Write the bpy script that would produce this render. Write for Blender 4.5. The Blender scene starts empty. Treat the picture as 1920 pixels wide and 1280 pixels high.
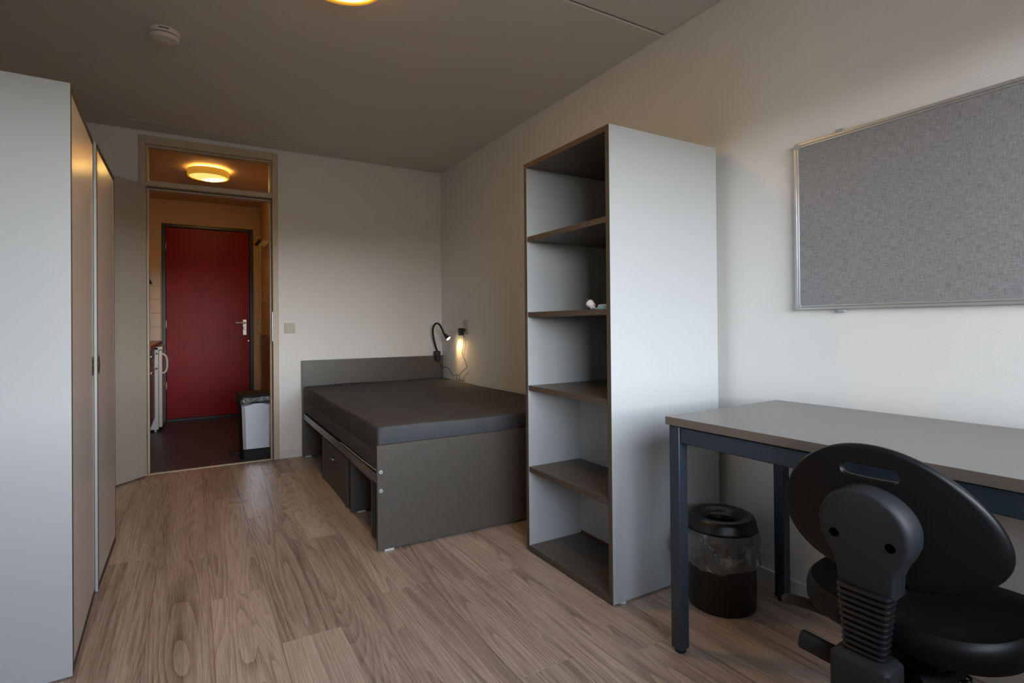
import bpy, math, random
from mathutils import Vector, Matrix
random.seed(7)
S = bpy.context.scene
COL = S.collection

# ------------------------------------------------------------------ camera
F_PX, CY = 1015.378, 601.2415
YAW, PITCH, ROLL = 0.5337968, 0.00557895, -0.0088095
fw = Vector((math.sin(YAW)*math.cos(PITCH), math.cos(YAW)*math.cos(PITCH), math.sin(PITCH)))
r0 = Vector((math.cos(YAW), -math.sin(YAW), 0)); u0 = r0.cross(fw)
rt = r0*math.cos(ROLL) + u0*math.sin(ROLL); up = -r0*math.sin(ROLL) + u0*math.cos(ROLL)
cam_d = bpy.data.cameras.new('camera'); cam = bpy.data.objects.new('camera', cam_d); COL.objects.link(cam)
M = Matrix((rt, up, -fw)).transposed().to_4x4(); M.translation = (0, 0, 1.05)
cam.matrix_world = M
cam_d.sensor_fit = 'HORIZONTAL'; cam_d.sensor_width = 36; cam_d.lens = F_PX/1920*36
cam_d.shift_y = -(640-CY)/1920; cam_d.clip_start = 0.02; cam_d.clip_end = 100
S.camera = cam

# ------------------------------------------------------------------ view, world
vs = S.view_settings
vs.view_transform = 'Standard'; vs.look = 'None'; vs.gamma = 1; vs.use_curve_mapping = False
vs.exposure = 0.1
SKY_STRENGTH = 33.0
LAMP_POWER = 4.0
w = bpy.data.worlds.new('overcast_sky'); S.world = w; w.use_nodes = True
nt = w.node_tree; nt.nodes.clear()
wo = nt.nodes.new('ShaderNodeOutputWorld'); bg = nt.nodes.new('ShaderNodeBackground')
tc = nt.nodes.new('ShaderNodeTexCoord'); sp = nt.nodes.new('ShaderNodeSeparateXYZ'); cr = nt.nodes.new('ShaderNodeValToRGB')
mp = nt.nodes.new('ShaderNodeMapRange'); mp.inputs[1].default_value = -1; mp.inputs[2].default_value = 1
nt.links.new(tc.outputs['Generated'], sp.inputs[0]); nt.links.new(sp.outputs['Z'], mp.inputs[0])
nt.links.new(mp.outputs[0], cr.inputs[0]); nt.links.new(cr.outputs[0], bg.inputs[0]); nt.links.new(bg.outputs[0], wo.inputs[0])
e = cr.color_ramp.elements
e[0].position = 0.503; e[0].color = (.065, .062, .058, 1)
e[1].position = 0.518; e[1].color = (1.0, .99, .98, 1)
x = e.new(0.555); x.color = (.68, .71, .75, 1)
x = e.new(0.62); x.color = (.40, .44, .50, 1)
x = e.new(0.75); x.color = (.29, .33, .39, 1)
x = e.new(1.0); x.color = (.22, .26, .31, 1)
bg.inputs[1].default_value = SKY_STRENGTH
# portal: guides sky sampling through the real window opening behind the camera
WX0, WX1, WZ0, WZ1, YF = -0.15, 1.86, 0.82, 1.96, -0.42
pl = bpy.data.lights.new('window_portal', 'AREA'); pl.shape = 'RECTANGLE'; pl.size = WX1-WX0; pl.size_y = WZ1-WZ0
pl.cycles.is_portal = True
po = bpy.data.objects.new('window_portal', pl); COL.objects.link(po)
po.location = ((WX0+WX1)/2, YF-0.12, (WZ0+WZ1)/2); po.rotation_euler = (math.radians(90), 0, 0)

# ------------------------------------------------------------------ materials
MATS = {}
def mat(name, col, rough=.5, metal=0, spec=.5, bump=None, mottle=None, emit=None, sheen=0, coat=0):
    m = bpy.data.materials.new(name); m.use_nodes = True; t = m.node_tree; b = t.nodes['Principled BSDF']
    b.inputs['Base Color'].default_value = (*col, 1); b.inputs['Roughness'].default_value = rough
    b.inputs['Metallic'].default_value = metal; b.inputs['Specular IOR Level'].default_value = spec
    if coat: b.inputs['Coat Weight'].default_value = coat; b.inputs['Coat Roughness'].default_value = .15
    if sheen: b.inputs['Sheen Weight'].default_value = sheen
    tcn = t.nodes.new('ShaderNodeTexCoord')
    if mottle:   # (scale, amount)
        n = t.nodes.new('ShaderNodeTexNoise'); n.inputs['Scale'].default_value = mottle[0]; n.inputs['Detail'].default_value = 5
        mapn = t.nodes.new('ShaderNodeMapping'); mapn.inputs['Scale'].default_value = mottle[2] if len(mottle) > 2 else (1, 1, 1)
        t.links.new(tcn.outputs['Object'], mapn.inputs[0]); t.links.new(mapn.outputs[0], n.inputs['Vector'])
        r = t.nodes.new('ShaderNodeValToRGB'); a = mottle[1]
        r.color_ramp.elements[0].position = .3; r.color_ramp.elements[1].position = .7
        r.color_ramp.elements[0].color = (*[c*(1-a) for c in col], 1); r.color_ramp.elements[1].color = (*[min(1, c*(1+a)) for c in col], 1)
        t.links.new(n.outputs['Fac'], r.inputs[0]); t.links.new(r.outputs[0], b.inputs['Base Color'])
    if bump:     # (kind, scale, strength, distance)
        k, s, st, d = bump
        bn = t.nodes.new('ShaderNodeBump'); bn.inputs['Strength'].default_value = st; bn.inputs['Distance'].default_value = d
        if k == 'noise':
            n = t.nodes.new('ShaderNodeTexNoise'); n.inputs['Scale'].default_value = s; n.inputs['Detail'].default_value = 3
            t.links.new(tcn.outputs['Object'], n.inputs['Vector']); t.links.new(n.outputs['Fac'], bn.inputs['Height'])
        else:
            n = t.nodes.new('ShaderNodeTexVoronoi'); n.inputs['Scale'].default_value = s; n.inputs['Randomness'].default_value = .35
            t.links.new(tcn.outputs['Object'], n.inputs['Vector']); t.links.new(n.outputs['Distance'], bn.inputs['Height'])
        t.links.new(bn.outputs[0], b.inputs['Normal'])
    if emit:
        b.inputs['Emission Color'].default_value = (*emit[0], 1); b.inputs['Emission Strength'].default_value = emit[1]
    MATS[name] = m
    return m

def clear_mat(name, tint=(1, 1, 1), base_gloss=.04, rough=.03, smudge=None, bump=None, milky=0):
    m = bpy.data.materials.new(name); m.use_nodes = True; t = m.node_tree; t.nodes.clear()
    o = t.nodes.new('ShaderNodeOutputMaterial'); mx = t.nodes.new('ShaderNodeMixShader')
    tr = t.nodes.new('ShaderNodeBsdfTransparent'); tr.inputs[0].default_value = (*tint, 1)
    gl = t.nodes.new('ShaderNodeBsdfGlossy'); gl.inputs['Roughness'].default_value = rough
    fr = t.nodes.new('ShaderNodeFresnel'); fr.inputs[0].default_value = 1.45
    add = t.nodes.new('ShaderNodeMath'); add.operation = 'ADD'; add.use_clamp = True; add.inputs[1].default_value = base_gloss
    t.links.new(fr.outputs[0], add.inputs[0]); fac = add.outputs[0]
    tcn = t.nodes.new('ShaderNodeTexCoord')
    if smudge:
        n = t.nodes.new('ShaderNodeTexNoise'); n.inputs['Scale'].default_value = smudge[0]; n.inputs['Detail'].default_value = 6
        t.links.new(tcn.outputs['Object'], n.inputs['Vector'])
        r = t.nodes.new('ShaderNodeMapRange'); r.inputs[1].default_value = .55; r.inputs[2].default_value = .8; r.inputs[4].default_value = smudge[1]
        t.links.new(n.outputs['Fac'], r.inputs[0])
        a2 = t.nodes.new('ShaderNodeMath'); a2.operation = 'ADD'; a2.use_clamp = True
        t.links.new(fac, a2.inputs[0]); t.links.new(r.outputs[0], a2.inputs[1]); fac = a2.outputs[0]
    if bump:
        n = t.nodes.new('ShaderNodeTexNoise'); n.inputs['Scale'].default_value = bump[0]; n.inputs['Detail'].default_value = 4
        n.inputs['Distortion'].default_value = 1.5
        t.links.new(tcn.outputs['Object'], n.inputs['Vector'])
        bn = t.nodes.new('ShaderNodeBump'); bn.inputs['Strength'].default_value = bump[1]; bn.inputs['Distance'].default_value = .02
        t.links.new(n.outputs['Fac'], bn.inputs['Height']); t.links.new(bn.outputs[0], gl.inputs['Normal'])
    surf = gl.outputs[0]
    if milky:
        df = t.nodes.new('ShaderNodeBsdfDiffuse'); df.inputs[0].default_value = (.8, .8, .8, 1); m3 = t.nodes.new('ShaderNodeMixShader'); m3.inputs[0].default_value = milky
        t.links.new(gl.outputs[0], m3.inputs[1]); t.links.new(df.outputs[0], m3.inputs[2]); surf = m3.outputs[0]
    t.links.new(fac, mx.inputs[0]); t.links.new(tr.outputs[0], mx.inputs[1]); t.links.new(surf, mx.inputs[2])
    t.links.new(mx.outputs[0], o.inputs[0]); MATS[name] = m
    return m

def wood_mat(name):
    m = bpy.data.materials.new(name); m.use_nodes = True; t = m.node_tree; N = t.nodes; L = t.links
    b = N['Principled BSDF']; b.inputs['Roughness'].default_value = .42; b.inputs['Specular IOR Level'].default_value = .45
    tcn = N.new('ShaderNodeTexCoord'); oi = N.new('ShaderNodeObjectInfo')
    def math_(op, a, c=None):
        n = N.new('ShaderNodeMath'); n.operation = op
        for i, v in enumerate((a, c)):
            if v is None: continue
            if isinstance(v, (int, float)): n.inputs[i].default_value = v
            else: L.new(v, n.inputs[i])
        return n.outputs[0]
    off = math_('MULTIPLY', oi.outputs['Random'], 37.0)
    comb = N.new('ShaderNodeCombineXYZ'); L.new(off, comb.inputs[0]); L.new(math_('MULTIPLY', off, 3.7), comb.inputs[1]); L.new(off, comb.inputs[2])
    va = N.new('ShaderNodeVectorMath'); va.operation = 'ADD'; L.new(tcn.outputs['Object'], va.inputs[0]); L.new(comb.outputs[0], va.inputs[1])
    def noise(sc, detail, rough=.5, dist=0):
        mpn = N.new('ShaderNodeMapping'); mpn.inputs['Scale'].default_value = sc; L.new(va.outputs[0], mpn.inputs[0])
        n = N.new('ShaderNodeTexNoise'); n.inputs['Scale'].default_value = 1; n.inputs['Detail'].default_value = detail
        n.inputs['Roughness'].default_value = rough; n.inputs['Distortion'].default_value = dist
        L.new(mpn.outputs[0], n.inputs['Vector']); return n.outputs['Fac']
    big = noise((6.2, .40, 1), .9, .4, .5)
    ring = math_('FRACT', math_('MULTIPLY', big, 27.0))
    # asymmetrical ring profile: sharp late wood, soft early wood
    ringp = math_('POWER', ring, 1.8)
    fine = noise((170, 5, 1), 4, .6)
    pore = noise((420, 16, 1), 2, .6)
    tone = noise((14, .7, 1), 3, .55)
    g = math_('ADD', math_('MULTIPLY', math_('MULTIPLY', ringp, noise((7, .8, 1), 1)), .46), math_('MULTIPLY', fine, .72))
    g = math_('ADD', g, math_('MULTIPLY', tone, .75))
    g = math_('ADD', g, math_('MULTIPLY', pore, .35))
    g = math_('ADD', g, math_('MULTIPLY', oi.outputs['Random'], .22))
    mr = N.new('ShaderNodeMapRange'); mr.inputs[1].default_value = .64; mr.inputs[2].default_value = 1.50; L.new(g, mr.inputs[0])
    cr = N.new('ShaderNodeValToRGB'); ce = cr.color_ramp.elements
    ce[0].position = 0; ce[0].color = (.70, .575, .49, 1); ce[1].position = 1; ce[1].color = (.150, .104, .082, 1)
    c = ce.new(.5); c.color = (.435, .336, .278, 1)
    L.new(mr.outputs[0], cr.inputs[0]); L.new(cr.outputs[0], b.inputs['Base Color'])
    bn = N.new('ShaderNodeBump'); bn.inputs['Strength'].default_value = .25; bn.inputs['Distance'].default_value = .001
    L.new(fine, bn.inputs['Height']); L.new(bn.outputs[0], b.inputs['Normal'])
    rr = math_('ADD', .36, math_('MULTIPLY', fine, .16)); L.new(rr, b.inputs['Roughness'])
    MATS[name] = m

def fabric_mat(name, c0, c1, sc):
    m = bpy.data.materials.new(name); m.use_nodes = True; t = m.node_tree; N = t.nodes; L = t.links
    b = N['Principled BSDF']; b.inputs['Roughness'].default_value = .95; b.inputs['Specular IOR Level'].default_value = .1
    tcn = N.new('ShaderNodeTexCoord'); outs = []
    for s in ((1, sc*.12, sc), (1, sc, sc*.12)):
        mpn = N.new('ShaderNodeMapping'); mpn.inputs['Scale'].default_value = s; L.new(tcn.outputs['Object'], mpn.inputs[0])
        n = N.new('ShaderNodeTexNoise'); n.inputs['Scale'].default_value = 1; n.inputs['Detail'].default_value = 3; L.new(mpn.outputs[0], n.inputs['Vector']); outs.append(n.outputs['Fac'])
    a = N.new('ShaderNodeMath'); a.operation = 'ADD'; L.new(outs[0], a.inputs[0]); L.new(outs[1], a.inputs[1])
    r = N.new('ShaderNodeMapRange'); r.inputs[1].default_value = .7; r.inputs[2].default_value = 1.3; L.new(a.outputs[0], r.inputs[0])
    cr = N.new('ShaderNodeValToRGB'); cr.color_ramp.elements[0].color = (*c0, 1); cr.color_ramp.elements[1].color = (*c1, 1)
    L.new(r.outputs[0], cr.inputs[0]); L.new(cr.outputs[0], b.inputs['Base Color'])
    bn = N.new('ShaderNodeBump'); bn.inputs['Strength'].default_value = .3; bn.inputs['Distance'].default_value = .001
    L.new(a.outputs[0], bn.inputs['Height']); L.new(bn.outputs[0], b.inputs['Normal']); MATS[name] = m

mat('wall_paint', (.78, .775, .755), .62, bump=('voronoi', 230, .35, .0012))
mat('ceiling_paint', (.66, .62, .57), .8, bump=('noise', 160, .25, .001))
mat('hall_paint_dimmed', (.60, .44, .30), .6, bump=('voronoi', 230, .3, .001))  # white wall darkened to tan, standing in for the dim hall light
mat('skirting', (.72, .71, .69), .5)
wood_mat('oak_plank')
mat('subfloor', (.10, .075, .06), .8)
mat('hall_vinyl', (.050, .048, .074), .42, mottle=(60, .18))
mat('white_laminate', (.44, .45, .455), .40, spec=.35, bump=('noise', 500, .05, .0005))
mat('door_laminate', (.58, .53, .49), .27, spec=.5, bump=('noise', 400, .05, .0004))
mat('brown_edge', (.105, .080, .062), .75, spec=.08)
mat('dark_shelf', (.105, .095, .085), .42, bump=('noise', 500, .06, .0005))
mat('bed_panel', (.100, .088, .074), .42, mottle=(30, .06))
mat('rail_steel', (.17, .175, .19), .25, metal=.6)
mat('box_panel', (.075, .068, .062), .5)
mat('mattress_cover', (.085, .086, .092), .75, spec=.3, mottle=(9, .10), bump=('noise', 26, .35, .004))
mat('piping', (.35, .33, .30), .7)
mat('chrome', (.75, .75, .75), .18, metal=1)
mat('satin_metal', (.62, .60, .56), .35, metal=.9)
mat('zinc', (.62, .63, .65), .4, metal=.6)
mat('dark_oval', (.035, .020, .016), .4)
mat('glide', (.62, .64, .66), .5)
mat('desk_top', (.205, .196, .185), .36, spec=.5, mottle=(40, .04))
mat('desk_edge', (.135, .110, .090), .5)
mat('blue_steel', (.030, .042, .058), .38, spec=.5)
mat('black_rubber', (.015, .015, .016), .7)
mat('black_plastic', (.020, .020, .022), .48, spec=.45, bump=('noise', 700, .12, .0004))
mat('black_pu', (.0045, .0045, .005), .42, spec=.32, bump=('noise', 300, .06, .0005))
mat('grey_plastic', (.017, .0175, .020), .55, spec=.40, bump=('noise', 900, .3, .0004))
mat('black_metal', (.007, .007, .008), .33, spec=.5)
mat('hole_shade_black', (.001, .001, .001), 1, spec=0)  # flat black for discs that stand in for the shade inside holes
clear_mat('clear_bag', (.93, .93, .93), .12, .12, smudge=(18, .5), bump=(22, 1.0), milky=.45)
mat('aluminium', (.56, .57, .58), .38, metal=.75)
mat('corner_plastic', (.36, .37, .39), .5)
fabric_mat('felt_grey', (.195, .192, .196), (.335, .328, .334), 330)
mat('frame_paint', (.52, .44, .33), .45, mottle=(14, .05))
mat('seal_dark', (.055, .06, .055), .6)
mat('leaf_paint', (.45, .41, .35), .42)
mat('threshold_metal', (.62, .55, .42), .4, metal=.5)
clear_mat('pane_glass', (.97, .97, .96), .01, .02, smudge=(7, .22))
clear_mat('window_glass', (.97, .98, .98), .0, .01)
mat('red_door', (.25, .0015, .005), .36, spec=.16, mottle=(5, .14))
mat('black_frame', (.014, .015, .017), .35)
mat('switch_ivory', (.50, .455, .375), .45)
mat('detector_white', (.68, .65, .60), .5)
mat('fridge_white', (.66, .66, .66), .35)
mat('cabinet_red', (.155, .075, .062), .4)
mat('worktop_edge', (.24, .085, .085), .4)
mat('worktop_top', (.34, .27, .22), .4)
mat('cream_tile', (.62, .52, .44), .22, spec=.5)
mat('tile_grout', (.40, .28, .22), .8)
mat('brick_tile', (.27, .105, .075), .30)
mat('brick_grout', (.36, .20, .16), .8)
mat('steel_brushed', (.46, .47, .50), .22, metal=.9, mottle=(60, .06, (60, 60, .6)))
mat('bin_black', (.010, .0095, .009), .5, spec=.25)
clear_mat('grey_bag', (.45, .47, .52), .10, .3, bump=(30, .6))
mat('lamp_ring', (.62, .36, .06), .45, emit=((1.0, .45, .03), .42))
mat('lamp_glass', (.9, .8, .6), .3, emit=((1.0, .56, .15), 5.0*LAMP_POWER))
mat('lamp_core', (.9, .8, .6), .3, emit=((1.0, .55, .13), 5.0*LAMP_POWER))
def dome_mat(name, p):
    m_ = MATS[name]; t = m_.node_tree; N = t.nodes; L = t.links; b = N['Principled BSDF']
    tcn = N.new('ShaderNodeTexCoord'); d = N.new('ShaderNodeVectorMath'); d.operation = 'DISTANCE'; d.inputs[1].default_value = (.045, .03, -.085)
    L.new(tcn.outputs['Object'], d.inputs[0])
    r = N.new('ShaderNodeMapRange'); r.interpolation_type = 'SMOOTHERSTEP'; r.inputs[1].default_value = 0; r.inputs[2].default_value = .13; r.inputs[3].default_value = 1; r.inputs[4].default_value = 0
    L.new(d.outputs['Value'], r.inputs[0])
    pw = N.new('ShaderNodeMath'); pw.operation = 'POWER'; pw.inputs[1].default_value = 2.2; L.new(r.outputs[0], pw.inputs[0])
    ma = N.new('ShaderNodeMath'); ma.operation = 'MULTIPLY_ADD'; ma.inputs[1].default_value = p*45; ma.inputs[2].default_value = 1.5; L.new(pw.outputs[0], ma.inputs[0])
    L.new(ma.outputs[0], b.inputs['Emission Strength'])
dome_mat('lamp_glass', LAMP_POWER)
mat('bulb_warm', (.9, .8, .6), .3, emit=((1.0, .72, .36), 25.0))
mat('white_plastic', (.72, .72, .76), .4)
mat('box_blue', (.28, .55, .68), .35)
mat('brass', (.45, .36, .24), .35, metal=1)

# ------------------------------------------------------------------ mesh helpers
class MB:
    def __init__(s): s.v = []; s.f = []; s.m = []
    def add(s, vs, fs, mi=0):
        o = len(s.v); s.v += [tuple(p) for p in vs]; s.f += [tuple(i+o for i in f) for f in fs]; s.m += [mi]*len(fs); return s
    def box(s, x0, x1, y0, y1, z0, z1, mi=0, edge=None, axis=None):
        vs = [(x, y, z) for z in (z0, z1) for y in (y0, y1) for x in (x0, x1)]
        fs = [(0, 2, 3, 1), (4, 5, 7, 6), (0, 1, 5, 4), (2, 6, 7, 3), (0, 4, 6, 2), (1, 3, 7, 5)]
        ax = [2, 2, 1, 1, 0, 0]
        o = len(s.v); s.v += vs
        for f, a in zip(fs, ax):
            s.f.append(tuple(i+o for i in f)); s.m.append(edge if (axis is not None and a != axis) else mi)
        return s
    def lathe(s, prof, n=32, c=(0, 0, 0), mi=0, caps=True):
        vs = []; fs = []
        for r, z in prof:
            for i in range(n):
                a = 2*math.pi*i/n; vs.append((c[0]+r*math.cos(a), c[1]+r*math.sin(a), c[2]+z))
        for k in range(len(prof)-1):
            for i in range(n):
                j = (i+1) % n; fs.append((k*n+i, k*n+j, (k+1)*n+j, (k+1)*n+i))
        if caps:
            fs.append(tuple(reversed(range(n)))); k = (len(prof)-1)*n; fs.append(tuple(range(k, k+n)))
        return s.add(vs, fs, mi)
    def loft(s, rings, mi=0, caps=True):
        n = len(rings[0]); vs = [p for r in rings for p in r]; fs = []
        for k in range(len(rings)-1):
            for i in range(n):
                j = (i+1) % n; fs.append((k*n+i, k*n+j, (k+1)*n+j, (k+1)*n+i))
        if caps:
            fs.append(tuple(reversed(range(n)))); k = (len(rings)-1)*n; fs.append(tuple(range(k, k+n)))
        return s.add(vs, fs, mi)
    def tube(s, pts, r, n=8, mi=0, smooth=0):
        P = [Vector(p) for p in pts]
        if smooth: P = catmull(P, smooth)
        rad = r if isinstance(r, (list, tuple)) else None
        rings = []; up = None
        for i, p in enumerate(P):
            d = (P[min(i+1, len(P)-1)] - P[max(i-1, 0)]).normalized()
            if up is None:
                up = d.orthogonal().normalized()
            up = (up - d*up.dot(d)).normalized(); sd = d.cross(up)
            rr = r if rad is None else rad[0] + (rad[1]-rad[0])*i/(len(P)-1)
            rings.append([tuple(p + (up*math.cos(2*math.pi*k/n) + sd*math.sin(2*math.pi*k/n))*rr) for k in range(n)])
        return s.loft(rings, mi)
    def cyl(s, a, b, r, n=20, mi=0, r2=None):
        return s.tube([a, b], (r, r if r2 is None else r2), n, mi)

def catmull(P, k):
    Q = [P[0]] + P + [P[-1]]; out = []
    for i in range(1, len(Q)-2):
        a, b, c, d = Q[i-1:i+3]
        for j in range(k):
            t = j/k
            out.append(.5*((2*b) + (c-a)*t + (2*a-5*b+4*c-d)*t*t + (3*b-a-3*c+d)*t*t*t))
    out.append(P[-1]); return out

def obj(name, mb, mats, parent=None, loc=(0, 0, 0), bev=0, smooth=False, segs=2, sub=0, label=None):
    me = bpy.data.meshes.new(name); me.from_pydata(mb.v, [], mb.f)
    for m in (mats if isinstance(mats, (list, tuple)) else [mats]): me.materials.append(MATS[m])
    me.polygons.foreach_set('material_index', mb.m); me.update()
    o = bpy.data.objects.new(name, me); COL.objects.link(o); o.location = loc
    import bmesh
    b = bmesh.new(); b.from_mesh(me); bmesh.ops.recalc_face_normals(b, faces=b.faces); b.to_mesh(me); b.free()
    if smooth: me.shade_smooth()
    if smooth == 'auto': me.set_sharp_from_angle(angle=math.radians(38))
    if sub:
        md = o.modifiers.new('sub', 'SUBSURF'); md.levels = sub; md.render_levels = sub
    if bev:
        md = o.modifiers.new('bevel', 'BEVEL'); md.width = bev; md.segments = segs; md.limit_method = 'ANGLE'; md.angle_limit = math.radians(40)
        me.shade_smooth(); me.set_sharp_from_angle(angle=math.radians(50))
    if parent: o.parent = parent
    if label: o['label'] = label
    return o
def box(name, b, m, parent=None, bev=0, **k): return obj(name, MB().box(*b), m, parent, bev=bev, **k)
def tag(o, label, cat, group=None, kind=None):
    o['label'] = label; o['category'] = cat
    if group: o['group'] = group
    if kind: o['kind'] = kind
    return o
def thing(name, label, cat, loc=(0, 0, 0), rz=0, group=None, kind=None):
    o = bpy.data.objects.new(name, None); COL.objects.link(o); o.empty_display_size = .05
    o.location = loc; o.rotation_euler = (0, 0, rz); return tag(o, label, cat, group, kind)
def panel(name, b, axis, parent, faces='white_laminate', edge='brown_edge', bev=0):
    return obj(name, MB().box(*b, mi=0, edge=1, axis=axis), [faces, edge], parent, bev=bev, segs=1)

# ------------------------------------------------------------------ the setting
XL, XR, YB, HC = -0.955, 1.982, 4.626, 2.442
HX0, HX1, HY = -0.92, 0.705, 7.10
T = .12
st = lambda o, l, c: tag(o, l, c, kind='structure')
# floor with planks
fl = st(box('floor', (XL-T, XR+T, YF-T, YB+.02, -.06, -.004), 'subfloor'), 'brown oak plank floor of the room', 'floor')
PW, PL = .1935, 1.35
start = {}
col_y = {0: 2.81, -1: 3.29, -2: 2.383, -3: 2.845}     # end joints seen in the photograph
plank_mesh = {}
i = -8
for i in range(-7, 8):
    x0 = .4435 + i*PW; x1 = min(x0+PW, XR); x0c = max(x0, XL)
    if x1 <= x0c: continue
    y = col_y.get(i, 2.81 + ((i*0.47) % 1.0)*PL)
    while y > YF: y -= PL
    while y < YB+.02:
        a, b_ = max(y, YF), min(y+PL, YB+.02); y += PL
        if b_-a < .01: continue
        key = (round(x1-x0c, 4), round(b_-a, 4))
        if key not in plank_mesh:
            p = obj('plank', MB().box(0, key[0]-.0006, 0, key[1]-.0006, -.004, 0), 'oak_plank', fl, bev=.0006, segs=1); plank_mesh[key] = p
        else:
            q = plank_mesh[key]; p = q.copy(); COL.objects.link(p); p.parent = fl
        p.location = (x0c, a, 0)
st(box('floor_hall', (HX0-T, HX1+T, YB+.03, HY+T, -.06, 0), 'hall_vinyl'), 'dark purple vinyl floor of the hallway', 'floor')
st(box('trim_1', (-.275, .545, YB+.012, YB+.04, -.004, .005), 'threshold_metal', bev=.002), 'thin brass threshold strip between plank floor and hallway vinyl', 'threshold')
# ceiling of wide panels with grooves between
ce = st(box('ceiling', (XL-T, XR+T, YF-T, YB+T, HC+.012, HC+.12), 'ceiling_paint'), 'off white ceiling of wide panels with thin joints', 'ceiling')
ys = [YF, 1.875-2.53, 1.875, 4.405, YB]
for a, b_ in zip(ys[:-1], ys[1:]):
    box('ceiling_panel', (XL, XR, a+.005, b_-.005, HC, HC+.012), 'ceiling_paint', ce, bev=.006)
st(box('ceiling_hall', (HX0-T, HX1+T, YB+T, HY+T, HC+.02, HC+.14), 'hall_paint_dimmed'), 'hallway ceiling seen through the transom pane', 'ceiling')
# walls
st(box('wall_right', (XR, XR+T, YF-T, YB+T, 0, HC+.012), 'wall_paint'), 'white textured wall with the pinboard', 'wall')
st(box('wall_left', (XL-T, XL, YF-T, YB+T, 0, HC+.012), 'wall_paint'), 'white wall behind the wardrobes', 'wall')
DX0, DX1, DZ = -.318, .589, 2.41
m = MB()
m.box(XL, DX0, YB, YB+T, 0, HC+.012); m.box(DX1, XR, YB, YB+T, 0, HC+.012); m.box(DX0, DX1, YB, YB+T, DZ, HC+.012)
st(obj('wall_back', m, 'wall_paint'), 'white wall with the doorway behind the bed', 'wall')
m = MB()
m.box(XL, WX0, YF-.2, YF, 0, HC+.012); m.box(WX1, XR, YF-.2, YF, 0, HC+.012)
m.box(WX0, WX1, YF-.2, YF, 0, WZ0); m.box(WX0, WX1, YF-.2, YF, WZ1, HC+.012)
st(obj('wall_front', m, 'wall_paint'), 'white wall with the wide window opposite the doorway', 'wall')
# window behind the camera
wn = thing('window_1', 'wide white framed window opposite the doorway', 'window', kind='structure')
y0, y1 = YF-.16, YF-.09
fwd = .05
box('window_frame', (WX0, WX0+fwd, y0, y1, WZ0, WZ1), 'frame_paint', wn); box('window_frame', (WX1-fwd, WX1, y0, y1, WZ0, WZ1), 'frame_paint', wn)
box('window_frame', (WX0+fwd, WX1-fwd, y0, y1, WZ0, WZ0+fwd), 'frame_paint', wn); box('window_frame', (WX0+fwd, WX1-fwd, y0, y1, WZ1-fwd, WZ1), 'frame_paint', wn)
xm = (WX0+WX1)/2
box('mullion', (xm-.03, xm+.03, y0, y1, WZ0+fwd, WZ1-fwd), 'frame_paint', wn)
box('window_pane', (WX0+fwd, xm-.03, YF-.127, YF-.123, WZ0+fwd, WZ1-fwd), 'window_glass', wn)
box('window_pane', (xm+.03, WX1-fwd, YF-.127, YF-.123, WZ0+fwd, WZ1-fwd), 'window_glass', wn)
box('window_sill', (WX0-.05, WX1+.05, YF-.09, YF+.05, WZ0-.03, WZ0-.001), 'frame_paint', wn, bev=.004)
# skirting boards
st(box('baseboard_right', (XR-.012, XR, YF, YB, 0, .062), 'skirting', bev=.003), 'low white baseboard along the pinboard wall', 'baseboard')
st(box('baseboard_back', (DX1, XR-.012, YB-.012, YB, 0, .062), 'skirting', bev=.003), 'low white baseboard below the light switch', 'baseboard')
st(box('baseboard_left', (XL, XL+.012, YF, YB, 0, .062), 'skirting', bev=.003), 'low white baseboard behind the wardrobes', 'baseboard')
# door frame with transom
fr = thing('trim_2', 'beige painted door frame with a glazed transom around the open doorway', 'door frame', kind='structure')
ya, yb_, yc, yd = YB-.016, YB+.036, YB+.056, YB+T
JL, JR = -.278, .548
LZ0, LZ1 = 2.055, 2.092
box('jamb', (DX0, JL, ya, yb_, 0, DZ), 'frame_paint', fr, bev=.003); box('jamb', (JR, DX1, ya, yb_, 0, DZ), 'frame_paint', fr, bev=.003)
box('frame_head', (JL, JR, ya, yb_, 2.352, DZ), 'frame_paint', fr, bev=.003)
box('transom_bar', (JL, JR, ya+.004, yb_, LZ0, LZ1), 'frame_paint', fr, bev=.003)
m = MB(); m.box(DX0, JL+.002, yb_, yc, 0, LZ0); m.box(JR-.002, DX1, yb_, yc, 0, LZ0); m.box(JL, JR, yb_, yc, LZ0-.002, LZ1)
obj('door_seal', m, 'seal_dark', fr, label='dark rubber seal in the rebate')
m = MB(); m.box(DX0, JL+.013, yc, yd, 0, DZ); m.box(JR-.013, DX1, yc, yd, 0, DZ); m.box(JL+.013, JR-.013, yc, yd, LZ0-.014, LZ1)
m.box(JL+.013, JR-.013, yc, yd, 2.345, DZ)
obj('door_stop', m, 'frame_paint', fr)
box('transom_pane', (JL+.001, JR-.001, YB+.040, YB+.045, LZ1, 2.352), 'pane_glass', fr, label='smudged clear glass pane')
m = MB(); g = .012
m.box(JL, JL+g, YB+.02, YB+.040, LZ1, 2.352); m.box(JR-g, JR, YB+.02, YB+.040, LZ1, 2.352)
m.box(JL+g, JR-g, YB+.02, YB+.040, LZ1, LZ1+g*.6); m.box(JL+g, JR-g, YB+.02, YB+.040, 2.352-g, 2.352)
obj('glazing_bead', m, 'frame_paint', fr, bev=.002)
box('strike_plate', (JR-.0035, JR+.0005, YB-.008, YB+.02, .93, 1.16), 'zinc', fr)
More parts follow.
